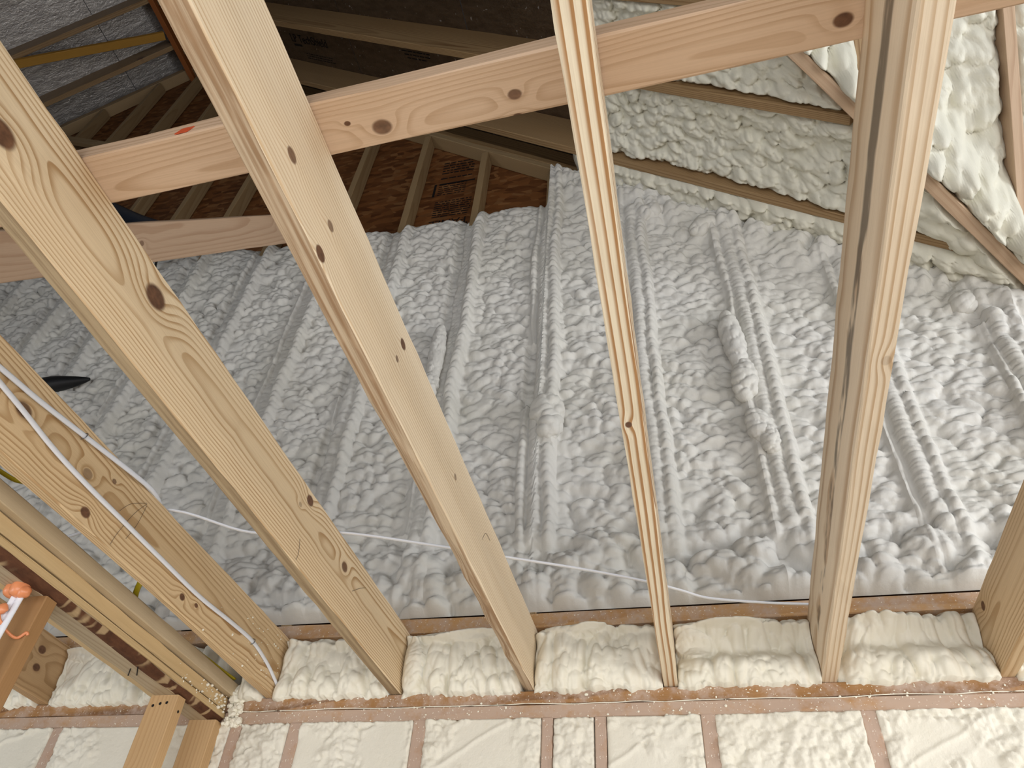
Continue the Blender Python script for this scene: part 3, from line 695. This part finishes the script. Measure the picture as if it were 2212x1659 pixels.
# ------------------------------------------------------------------ the gable foam
ZB = 0.236
def foam_top(X):
    s = np.array(SX); d = np.abs(X[..., None] - s).min(-1)
    dome = np.sqrt(np.clip(1 - ((0.203 - d) / 0.22) ** 2, 0, 1))
    bay = np.floor((X + 0.472) / 0.4064)
    t = 2.46 + 0.13 * dome + 0.05 * (_rnd(bay.astype(np.int64), bay.astype(np.int64) * 0 + 3, 77) - 0.5) + 0.010 * (vnoise(X * 14, X * 0, 78) - 0.5)
    t = t + 0.12 * sstep(-1.7, -2.9, X)
    rake = np.where(X < YV, zb1(X), zb1(YV)) - 0.004
    k = sstep(-0.478, -0.468, X)
    return t * (1 - k) + rake * k
xg = np.arange(-4.4, 2.15, 0.0062); vg = np.linspace(0, 1, 440)
X, Vv = np.meshgrid(xg, vg, indexing='ij')
TOP = foam_top(xg)[:, None] * np.ones_like(Vv)
Z = ZB + Vv * (TOP - ZB)
sidx = np.argmin(np.abs(X[..., None][:, 0] - np.array(SX)), -1)[:, None] * np.ones_like(Vv, dtype=np.int64)
UC = np.array(SX)[sidx]
U = X - UC + 0.011 * (vnoise(Z * 2.4, sidx * 3.1, 88) - 0.5) * 2 + 0.004 * (vnoise(Z * 9, sidx * 3.1, 89) - 0.5) * 2
rightk = sstep(-0.55, -0.30, X)                       # foamed up to the roof on the right
# field between studs
f1 = wlumps(X / 0.058, Z / 0.040, 100, 0.5); f2 = wlumps(X / 0.034, Z / 0.023, 130, 0.5)
amp = 0.65 + 0.7 * fbm(X * 2.5, Z * 2.5, 150)
field = (0.030 * f1 + 0.009 * f2) * amp + 0.022 * (fbm(X * 5, Z * 4, 160) - 0.5)
field = field - 0.022
# the stud face: a convex strip creased crosswise, a beaded roll along one or both of its sides, a groove beside it
au = np.abs(U); sgn = (U > 0).astype(np.int64)
wob = vnoise(Z * 2.6, sidx * 7.0 + sgn * 3.3, 170)
lefts = UC < -0.6
side = np.where(U > 0, 0.80 + 0.45 * wob + 0.15 * lefts, -0.15 + 1.1 * wob + 0.25 * _rnd(sidx, sgn, 172) - 0.25 * lefts)
side = np.clip(side, 0.0, 1.3)
uc = 0.047 + 0.008 * (vnoise(Z * 5, sidx * 5.0 + sgn * 2.2, 171) - 0.5) * 2
rr = 0.025 * np.clip(side, 0.25, 1.3)
bead = lumps((Z + 0.012 * vnoise(Z * 11, sidx * 2.0, 178)) / 0.034 + sidx * 3.7 + 0.55 * ((au - uc) / 0.026) ** 2, sgn * 2.0 + sidx * 5.0 + 0.5, 180, 0.5)
roll = np.clip(1 - ((au - uc) / rr) ** 2, 0, 1) ** 0.6 * (rr * 0.55 + 0.030 * bead * np.clip(side, 0, 1)) - 0.004
roll = np.where(side > 0.28, roll, -1)
ws = 0.031 + 0.008 * (vnoise(Z * 4.3, sidx * 9.0, 174) - 0.5)
hs = np.where(lefts, 0.008 + 0.016 * sstep(0.45, 0.75, vnoise(Z * 1.3, sidx * 3.0, 175)), 0.032)
strip = np.clip(1 - (U / ws) ** 2, 0, 1) ** 0.6 * hs - 0.010 + 0.0060 * wlumps(X / 0.05, Z / 0.015, 181, 0.4) + 0.003 * wlumps(X / 0.02, Z / 0.009, 183)
strip = np.where(au < ws, strip, -1)
near = sstep(0.085, 0.060, au)
H = field * (1 - near) + near * np.maximum(np.maximum(roll + 0.006, strip + 0.006), 0.6 * field - 0.018)
# big lumps along the sill and under the rake
low = sstep(0.34, 0.10, Z - ZB)
H = H * (1 - 0.6 * low) + low * (0.070 * wlumps(X / 0.105, Z / 0.085, 190, 0.4) + 0.022 * wlumps(X / 0.05, Z / 0.042, 191, 0.4) - 0.022)
dtop = TOP - Z
rk = sstep(0.34, 0.06, dtop) * rightk
H = H * (1 - 0.5 * rk) + rk * (0.055 * wlumps(X / 0.085, Z / 0.08, 195, 0.6) + 0.018 * wlumps(X / 0.04, Z / 0.035, 196) + 0.008)
far = sstep(0.7, 1.2, X)
H = H + far * (0.02 * wlumps(X / 0.12, Z / 0.11, 197))
# rounded top edge on the part that ends below the roof
T = H + 0.088
q = np.clip(1 - dtop / 0.16, 0, 1)
T = np.where(X < -0.470, T * np.sqrt(np.clip(1 - q * q, 0.0005, 1)), T)
H = T - 0.088
bot = sstep(0.008, 0.0, Z - ZB); H = H * (1 - bot) - 0.0 * bot
# bulge the lumps slightly downward too, so that they overhang
Zs = Z + 0.25 * np.clip(H + 0.02, 0, 1) * (1 - bot) * sstep(0.0, 0.08, dtop)
P = np.stack([X, -H, Zs], -1)
lining = empty('foam_lining', (-1.2, 0.0, ZB)); tag(lining, 'large cream spray foam lining over the gable wall, ribbed where it covers the studs', 'spray foam')
def piece(name, i0, i1):
    Q = P[i0:i1 + 1]; n_, m_, _ = Q.shape
    return mesh_obj(name, Q.reshape(-1, 3) - np.array([-1.2, 0, ZB]), grid_faces(n_, m_), M['foam_wall'], lining)
cuts = [0]; kinds = []
for s in sorted(SX):
    a = int(np.searchsorted(xg, s - 0.066)); b = int(np.searchsorted(xg, s + 0.066))
    if a <= 2 or b >= len(xg) - 2:
        continue
    cuts += [a, b]
cuts.append(len(xg) - 1)
for k in range(len(cuts) - 1):
    piece('foam_bay' if k % 2 == 0 else 'foam_rib', cuts[k], cuts[k + 1])
bpy.context.view_layer.update()
def glob(x, z, r, seed, rot=0.0, y=-0.03):
    return blob('foam_glob', (x + 1.2, y, z - ZB), r, M['foam_wall'], seed, 0.32, 2.6, 5, lining, rot)
glob(-0.435, 1.02, (0.052, 0.045, 0.085), 901); glob(-0.425, 0.95, (0.040, 0.042, 0.05), 902)
glob(0.275, 1.30, (0.034, 0.035, 0.17), 903, 0.05); glob(0.285, 1.08, (0.038, 0.035, 0.10), 904, -0.1); glob(0.300, 0.86, (0.035, 0.032, 0.075), 905, 0.2); glob(0.325, 0.80, (0.026, 0.030, 0.06), 906)
glob(-0.925, 1.42, (0.028, 0.030, 0.21), 907); glob(-0.93, 1.24, (0.030, 0.032, 0.07), 908)
for i, (x, z) in enumerate(((-0.20, 2.40), (0.03, 2.25), (0.26, 2.08), (1.10, 1.36))):
    glob(x, z, (0.05 + 0.015 * (i % 3), 0.04, 0.045), 920 + i, 0.3 * i, -0.02)

# ------------------------------------------------------------------ foam in the roof bays, right-hand slope
def roof_bay(i, ya, yb, x0, label, big=1.0, lift=0.045, dust=False):
    sd = 700 + 31 * i
    tg = np.linspace(0, 1, max(16, int((yb - ya) / 0.0055))); sg = np.linspace(0, 1, int((yb + YV - x0) / 0.0055))
    S_, Tt = np.meshgrid(sg, tg, indexing='ij'); Y = ya + Tt * (yb - ya); X = x0 + S_ * (Y + YV - 0.036 - x0)
    e = np.minimum(Y - ya, yb - Y)
    h = 0.038 * wlumps(X / 0.050, Y / 0.046, sd, 0.5) + 0.014 * wlumps(X / 0.026, Y / 0.024, sd + 1) + 0.03 * (fbm(X * 4, Y * 4, sd + 2) - 0.5)
    h = h + big * 0.030 * sstep(0.3, 0.9, X) * wlumps(X / 0.11, Y / 0.10, sd + 3)
    h = h + 0.022 * sstep(0.11, 0.02, e) * (0.4 + vnoise(X * 9, Tt * 2, sd + 4)) - 0.03 * sstep(0.016, 0.0, e)
    sx = np.clip(1 - (X - x0) / 0.12, 0, 1)
    Tk = 0.17 + h
    Tk = Tk * np.sqrt(np.clip(1 - sx * sx, 0.001, 1))
    nv = np.array([-0.10, 0, -1.24])
    base = np.stack([X, Y, zb1(X) + DZ - 0.004], -1)
    P = base + nv * (Tk + (0.028 - lift))[..., None]
    valley = Y + YV - 0.04 - X
    o = slab('roof_foam', P, (0.03, 0, 0.05), M['foam_roof'], flip=True)
    tag(o, label, 'roof foam', 'foam in the right slope rafter bays'); return o
roof_bay(0, -0.131, -0.004, -0.34, 'narrow dusty foam strip between the gable wall and the first rafter', 0.4, -0.015)
roof_bay(1, -0.553, -0.169, -0.30, 'wide popcorn foam bay between the first and second right-slope rafters')
roof_bay(2, -0.926, -0.591, -0.26, 'popcorn foam bay between the second and third rafters, above the flat board')
roof_bay(3, -1.351, -0.964, -0.40, 'popcorn foam bay beyond the third rafter, at the top edge')

# ------------------------------------------------------------------ valley and the wing roof on the right
vm = wood('valley_pine', (0.52, 0.37, 0.25), (0.36, 0.22, 0.13), (0.05, 0.2), (0, 0.01), 0.006, contrast=0.6, seed=4.2)
def vpt(Y, off=0.0): return (Y + YV, Y, zb1(Y + YV) + off)
board('valley_rafter', vpt(-2.3, -0.045), vpt(0.05, -0.045), 0.045, 0.235, vm, label='pinkish valley rafter running down to the right between two foamed roof slopes', cat='rafter', n=30, seed=40)
wx = [0.815, 1.295, 1.70]
wl = ['wing rafter just behind the stained joist, mostly buried in bright foam', 'wing rafter at the upper right corner, bare face between bright foam bays', 'outer wing rafter beyond the upper right corner']
for i, x in enumerate(wx):
    yl = x - YV - 0.05
    board('wing_rafter', (x, -2.9, zb2(-2.9)), (x, yl, zb2(yl)), 0.038, RD, vm if i == 1 else M['rafter_b'], label=wl[i], cat='rafter', group='wing roof rafters', n=20, seed=44 + i)
def wing_bay(i, xa, xb, label):
    sd = 860 + 13 * i
    xg = np.linspace(xa, xb, int((xb - xa) / 0.006)); tg = np.linspace(0, 1, 260)
    X, Tt = np.meshgrid(xg, tg, indexing='ij'); ylo = X - YV - 0.026; Y = ylo + Tt * (-2.4 - ylo)
    e = np.minimum(X - xa, xb - X)
    h = 0.045 * wlumps(X / 0.070, Y / 0.060, sd, 0.45) + 0.016 * wlumps(X / 0.032, Y / 0.03, sd + 1) + 0.05 * (fbm(X * 4, Y * 4, sd + 2) - 0.5)
    dv = ylo - Y
    h = h + sstep(0.24, 0.06, dv) * (0.060 + 0.095 * wlumps((X + Y) / 0.085, (X - Y) / 0.14, sd + 3, 0.35))
    h = h - 0.03 * sstep(0.02, 0.0, e) + 0.02 * sstep(0.10, 0.03, e)
    nv = np.array([0, -0.06, -1.24])
    base = np.stack([X, Y, zb2(Y) + DZ - 0.004], -1)
    P = base + nv * (0.150 + h)[..., None]
    o = slab('wing_foam', P, (0, 0.02, 0.06), M['foam_roof'], flip=True); tag(o, label, 'roof foam', 'foam in the wing rafter bays')
wing_bay(0, 0.30, 0.795, 'bright foam bay left of the first wing rafter, just above the valley rafter')
wing_bay(1, 0.835, 1.275, 'bright lumpy foam bay between the two wing rafters, right of the stained joist')
wing_bay(2, 1.315, 1.680, 'bright foam bay at the extreme upper right, beyond the bare wing rafter')
wing_bay(3, 1.72, 2.2, 'outermost wing foam bay, right of the outer wing rafter')
V = [(YV - 2.9, -2.9, zb2(-2.9) + DZ), (2.3, -2.9, zb2(-2.9) + DZ), (2.3, 0.13, zb2(0.13) + DZ), (YV + 0.13, 0.13, zb2(0.13) + DZ)]
V = V + [(a, b, c + 0.012) for a, b, c in V]
tag(mesh_obj('ceiling_wing', V, [(0, 3, 2, 1), (4, 5, 6, 7), (0, 1, 5, 4), (1, 2, 6, 5), (2, 3, 7, 6), (3, 0, 4, 7)], M['foil'], smooth=False), kind='structure')

# foam pushed over the rafter ends along the lower part of the valley
xg = np.linspace(0, 1, 120); yg = np.arange(-0.50, -0.004, 0.0055)
A_, Y = np.meshgrid(xg, yg, indexing='ij'); xa_ = 0.80 + 0.04 * (vnoise(Y * 14, Y * 0, 991) - 0.5); X = xa_ + A_ * (np.maximum(Y + YV - 0.026, xa_ + 0.02) - xa_)
hh = 0.062 * wlumps(X / 0.095, Y / 0.085, 990, 0.4) - 0.02 + 0.016 * wlumps(X / 0.035, Y / 0.035, 993) + 0.04 * (fbm(X * 5, Y * 5, 994) - 0.5)
hh = hh - 0.045 * sstep(0.12, 0.0, A_) + 0.02 * sstep(0.8, 1.0, A_) - 0.05 * np.exp(-(((X - 0.98) / 0.10) ** 2 + ((Y + 0.15) / 0.028) ** 2))
P = np.stack([X, Y, zb1(X) + 0.012], -1) + np.array([-SL * CS, 0, -CS]) * hh[..., None]
o = slab('valley_foam', P, (0.04, 0, 0.07), M['foam_roof'], flip=True); tag(o, 'big-lumped foam smothering the rafter ends below the valley rafter, right of the stained joist', 'roof foam')

# ------------------------------------------------------------------ cables, staples, firestop
xf = -1.2495
c1 = [(xf, -1.75, 0.075), (xf, -1.295, 0.123), (xf, -1.195, 0.133), (xf, -1.054, 0.153), (xf, -0.964, 0.166), (xf + 0.002, -0.876, 0.177), (xf - 0.004, -0.80, 0.188), (-1.275, -0.735, 0.193), (-1.30, -0.71, 0.192)]
tag(tube('electrical_cable', c1, 0.0062, 0.0038, M['cable']), 'upper white cable stapled on the left joist, bending over its top edge', 'cable')
c2 = [(xf, -1.75, 0.14), (xf, -1.277, 0.099), (xf, -1.109, 0.079), (xf, -0.988, 0.072), (xf, -0.838, 0.070), (xf, -0.679, 0.068), (xf, -0.498, 0.067), (xf, -0.33, 0.078), (xf, -0.206, 0.082), (xf, -0.104, 0.065), (xf, -0.037, 0.044), (xf, 0.0, 0.03)]
tag(tube('electrical_cable', c2, 0.0062, 0.0038, M['cable']), 'lower white cable running down the left joist into the foam', 'cable')
cl = [(-1.70, -0.62, 0.190), (-1.592, -0.646, 0.190), (-1.283, -0.72, 0.192), (-1.092, -0.593, 0.190), (-0.86, -0.565, 0.189), (-0.613, -0.473, 0.186), (-0.457, -0.397, 0.189), (-0.27, -0.315, 0.189), (-0.105, -0.23, 0.189), (-0.02, -0.178, 0.187), (0.056, -0.127, 0.186), (0.20, -0.085, 0.187), (0.313, -0.06, 0.189), (0.36, -0.05, 0.189)]
tag(tube('electrical_cable', cl, 0.0048, 0.0032, M['cable'], flat=(0, 0, 1)), 'long thin white cable strung across the joist tops in front of the foam wall', 'cable')
def staple(y, z, label, tilt):
    p = [(xf - 0.004, y, z - 0.009), (xf + 0.0052, y + tilt * 0.3, z - 0.006), (xf + 0.0052, y + tilt, z + 0.006), (xf - 0.004, y + tilt, z + 0.009)]
    tag(tube('cable_staple', p, 0.0011, 0.0011, M['steel'], flat=(0, 1, 0), seg=6, n=4), label, 'staple', 'cable staples')
staple(-1.054, 0.153, 'steel staple over the upper white cable', 0.002)
staple(-0.206, 0.082, 'dark staple pinning the lower white cable near the foam', 0.003)
yc = [(-1.44, -1.25, 0.07), (-1.42, -1.05, 0.075), (-1.395, -0.99, 0.085), (-1.33, -0.86, 0.14), (-1.31, -0.72, 0.155), (-1.33, -0.63, 0.12), (-1.41, -0.54, 0.055), (-1.42, -0.46, 0.053), (-1.42, -0.33, 0.055), (-1.40, -0.137, 0.049), (-1.39, -0.03, 0.049)]
tag(tube('electrical_cable', yc, 0.0075, 0.004, M['yellow'], flat=(0, 0, 1)), 'yellow cable lying between the partition plates and the cabled joist', 'cable')
# cables rising through the partition plate, sealed with orange firestop
for k, (dx_, lb) in enumerate(((0.0, 'left one of the paired white cables rising into the orange firestop'), (0.017, 'right one of the paired white cables rising into the orange firestop'))):
    p = [(-1.458 + dx_, -0.825, -0.06), (-1.456 + dx_, -0.828, -0.10), (-1.452 + dx_, -0.832, -0.18), (-1.448 + dx_, -0.836, -0.32), (-1.45 + dx_, -0.84, -0.9)]
    tag(tube('electrical_cable', p, 0.0085, 0.005, M['cable'], flat=(0, 1, 0)), lb, 'cable', 'paired white cables')
fs = empty('firestop_sealant', (-1.45, -0.828, -0.085)); tag(fs, 'orange firestop blob round the white cables under the partition plate, with a drip', 'firestop sealant')
bpy.context.view_layer.update()
for (x, y, z, r, sd) in ((-1.470, -0.830, -0.083, 0.017, 1), (-1.447, -0.834, -0.083, 0.019, 2), (-1.432, -0.834, -0.092, 0.014, 3), (-1.457, -0.820, -0.080, 0.018, 4)):
    child(blob('sealant_lump', (x, y, z), (r * 1.1, r * 0.9, r), M['orange'], sd + 40, 0.2, 2.0, 3), fs)
dr = [(-1.455, -0.842, -0.135), (-1.450, -0.845, -0.150), (-1.444, -0.838, -0.163), (-1.437, -0.815, -0.176), (-1.428, -0.794, -0.180), (-1.416, -0.7885, -0.166), (-1.4135, -0.784, -0.170)]
tube('sealant_drip', dr, 0.0032, 0.0032, M['orange'], flat=(0, 0, 1), parent=fs)
child(blob('sealant_lump', (-1.452, -0.843, -0.136), (0.012, 0.008, 0.012), M['orange'], 61, 0.3, 2.0, 3), fs)

# ------------------------------------------------------------------ odd things on the gable
tag(tube('vent_pipe', [(-3.35, -0.30, 1.28), (-3.05, -0.10, 1.47), (-2.83, -0.05, 1.53), (-2.72, -0.02, 1.57)], 0.042, 0.042, M['black'], flat=(0, 1, 0), taper=lambda t: 1.0 - 0.85 * max(0, t - 0.6) / 0.4), 'black tapering plastic tube sticking out of the wall foam at left', 'pipe')
tag(tube('plastic_strip', [(-2.80, 0.03, 2.46), (-2.72, -0.07, 2.470), (-2.66, -0.085, 2.472), (-2.59, -0.085, 2.468)], 0.020, 0.006, M['black'], flat=(0, 1, 0)), 'short black plastic strip in the foam, under the pinkish strut', 'strip')
tag(tube('drain_pipe', [(-3.42, -0.06, 3.22), (-3.10, -0.06, 2.98), (-2.80, -0.06, 2.79)], 0.05, 0.05, M['bluepipe'], flat=(0, 1, 0)), 'dark blue pipe slanting across the gable studs above the pinkish strut', 'pipe')

# ------------------------------------------------------------------ pencil marks, tag, crumbs
def mark(parent, pts, r=0.0005, mat=None):
    return tube('pencil_mark', pts, r, r, mat or M['pencil'], seg=5, n=5, parent=parent)
xm = -1.2528
mark(J1, [(xm, -0.866, 0.085), (xm, -0.845, 0.119), (xm, -0.801, 0.152)])
mark(J1, [(xm, -0.800, 0.150), (xm, -0.823, 0.106), (xm, -0.842, 0.04), (xm, -0.846, 0.008)])
mark(J1, [(xm, -0.798, 0.145), (xm, -0.800, 0.09), (xm, -0.812, 0.045)])
xm = -0.8465
mark(J2, [(xm, -0.744, 0.055), (xm, -0.733, 0.025), (xm, -0.735, 0.006)])
mark(J2, [(xm, -0.44, 0.09), (xm, -0.40, 0.12), (xm, -0.37, 0.138)])
xm = -0.4502
mark(J3, [(-0.452, -0.62, 0.10), (-0.4515, -0.60, 0.13), (-0.4515, -0.56, 0.135)])
for a in (-0.467, -0.440): mark(bp, [(a - 0.985, -0.401 - (a + 0.467) * 0.3, -0.0768), (a - 1.02, -0.36, -0.0768)], 0.0014, M['ink'])
o = mesh_obj('orange_tag', [(x, y, z) for y in (-1.6452, -1.6437) for (x, z) in ((-0.684, 0.1868), (-0.676, 0.2005), (-0.656, 0.2020), (-0.664, 0.1885))],
             [(0, 3, 2, 1), (4, 5, 6, 7), (0, 1, 5, 4), (1, 2, 6, 5), (2, 3, 7, 6), (3, 0, 4, 7)], plain('red_orange_paper', (0.65, 0.10, 0.03), 0.6), smooth=False)
tag(o, 'tiny red-orange tag stuck on the edge of the flat board', 'tag')
def crumbs(name, pts, label, sd):
    bm = bmesh.new(); rs = np.random.RandomState(sd)
    for (x, y, z, r) in pts:
        mt = Matrix.Translation((x, y, z)) @ Matrix.Diagonal((r * rs.uniform(.7, 1.4), r * rs.uniform(.6, 1.2), r * rs.uniform(.6, 1.3), 1)) @ Matrix.Rotation(rs.uniform(0, 3), 4, 'X')
        bmesh.ops.create_icosphere(bm, subdivisions=1, radius=1.0, matrix=mt)
    me = bpy.data.meshes.new(name); bm.to_mesh(me); bm.free(); me.materials.append(M['crumb'])
    o = bpy.data.objects.new(name, me); COL.objects.link(o); tag(o, label, 'foam crumbs', kind='stuff')
rs = np.random.RandomState(11)
crumbs('plate_crumbs', [(rs.uniform(-1.35, 1.0), -0.001, rs.uniform(-0.075, -0.002), abs(rs.randn()) * 0.0012 + 0.0008) for _ in range(240)], 'white foam crumbs speckling the two wall plates', 1)
crumbs('joist_crumbs', [(-1.2525, -abs(rs.randn()) * 0.18 - 0.02, rs.uniform(0.005, 0.17), abs(rs.randn()) * 0.0016 + 0.0008) for _ in range(45)], 'white foam crumbs on the side of the cabled joist', 2)
crumbs('partition_crumbs', [(-1.404 + rs.uniform(0, 0.004), -abs(rs.randn()) * 0.10 - 0.01, rs.uniform(-0.05, 0.0), abs(rs.randn()) * 0.0022 + 0.0010) for _ in range(60)], 'white foam crumbs on the partition plates near the corner', 3)
crumbs('corner_crumbs', [(-1.37 + rs.randn() * 0.018, -0.006 + rs.randn() * 0.004, rs.uniform(-0.085, 0.03), abs(rs.randn()) * 0.006 + 0.003) for _ in range(90)], 'ragged white foam crust in the corner where the partition meets the wall', 4)
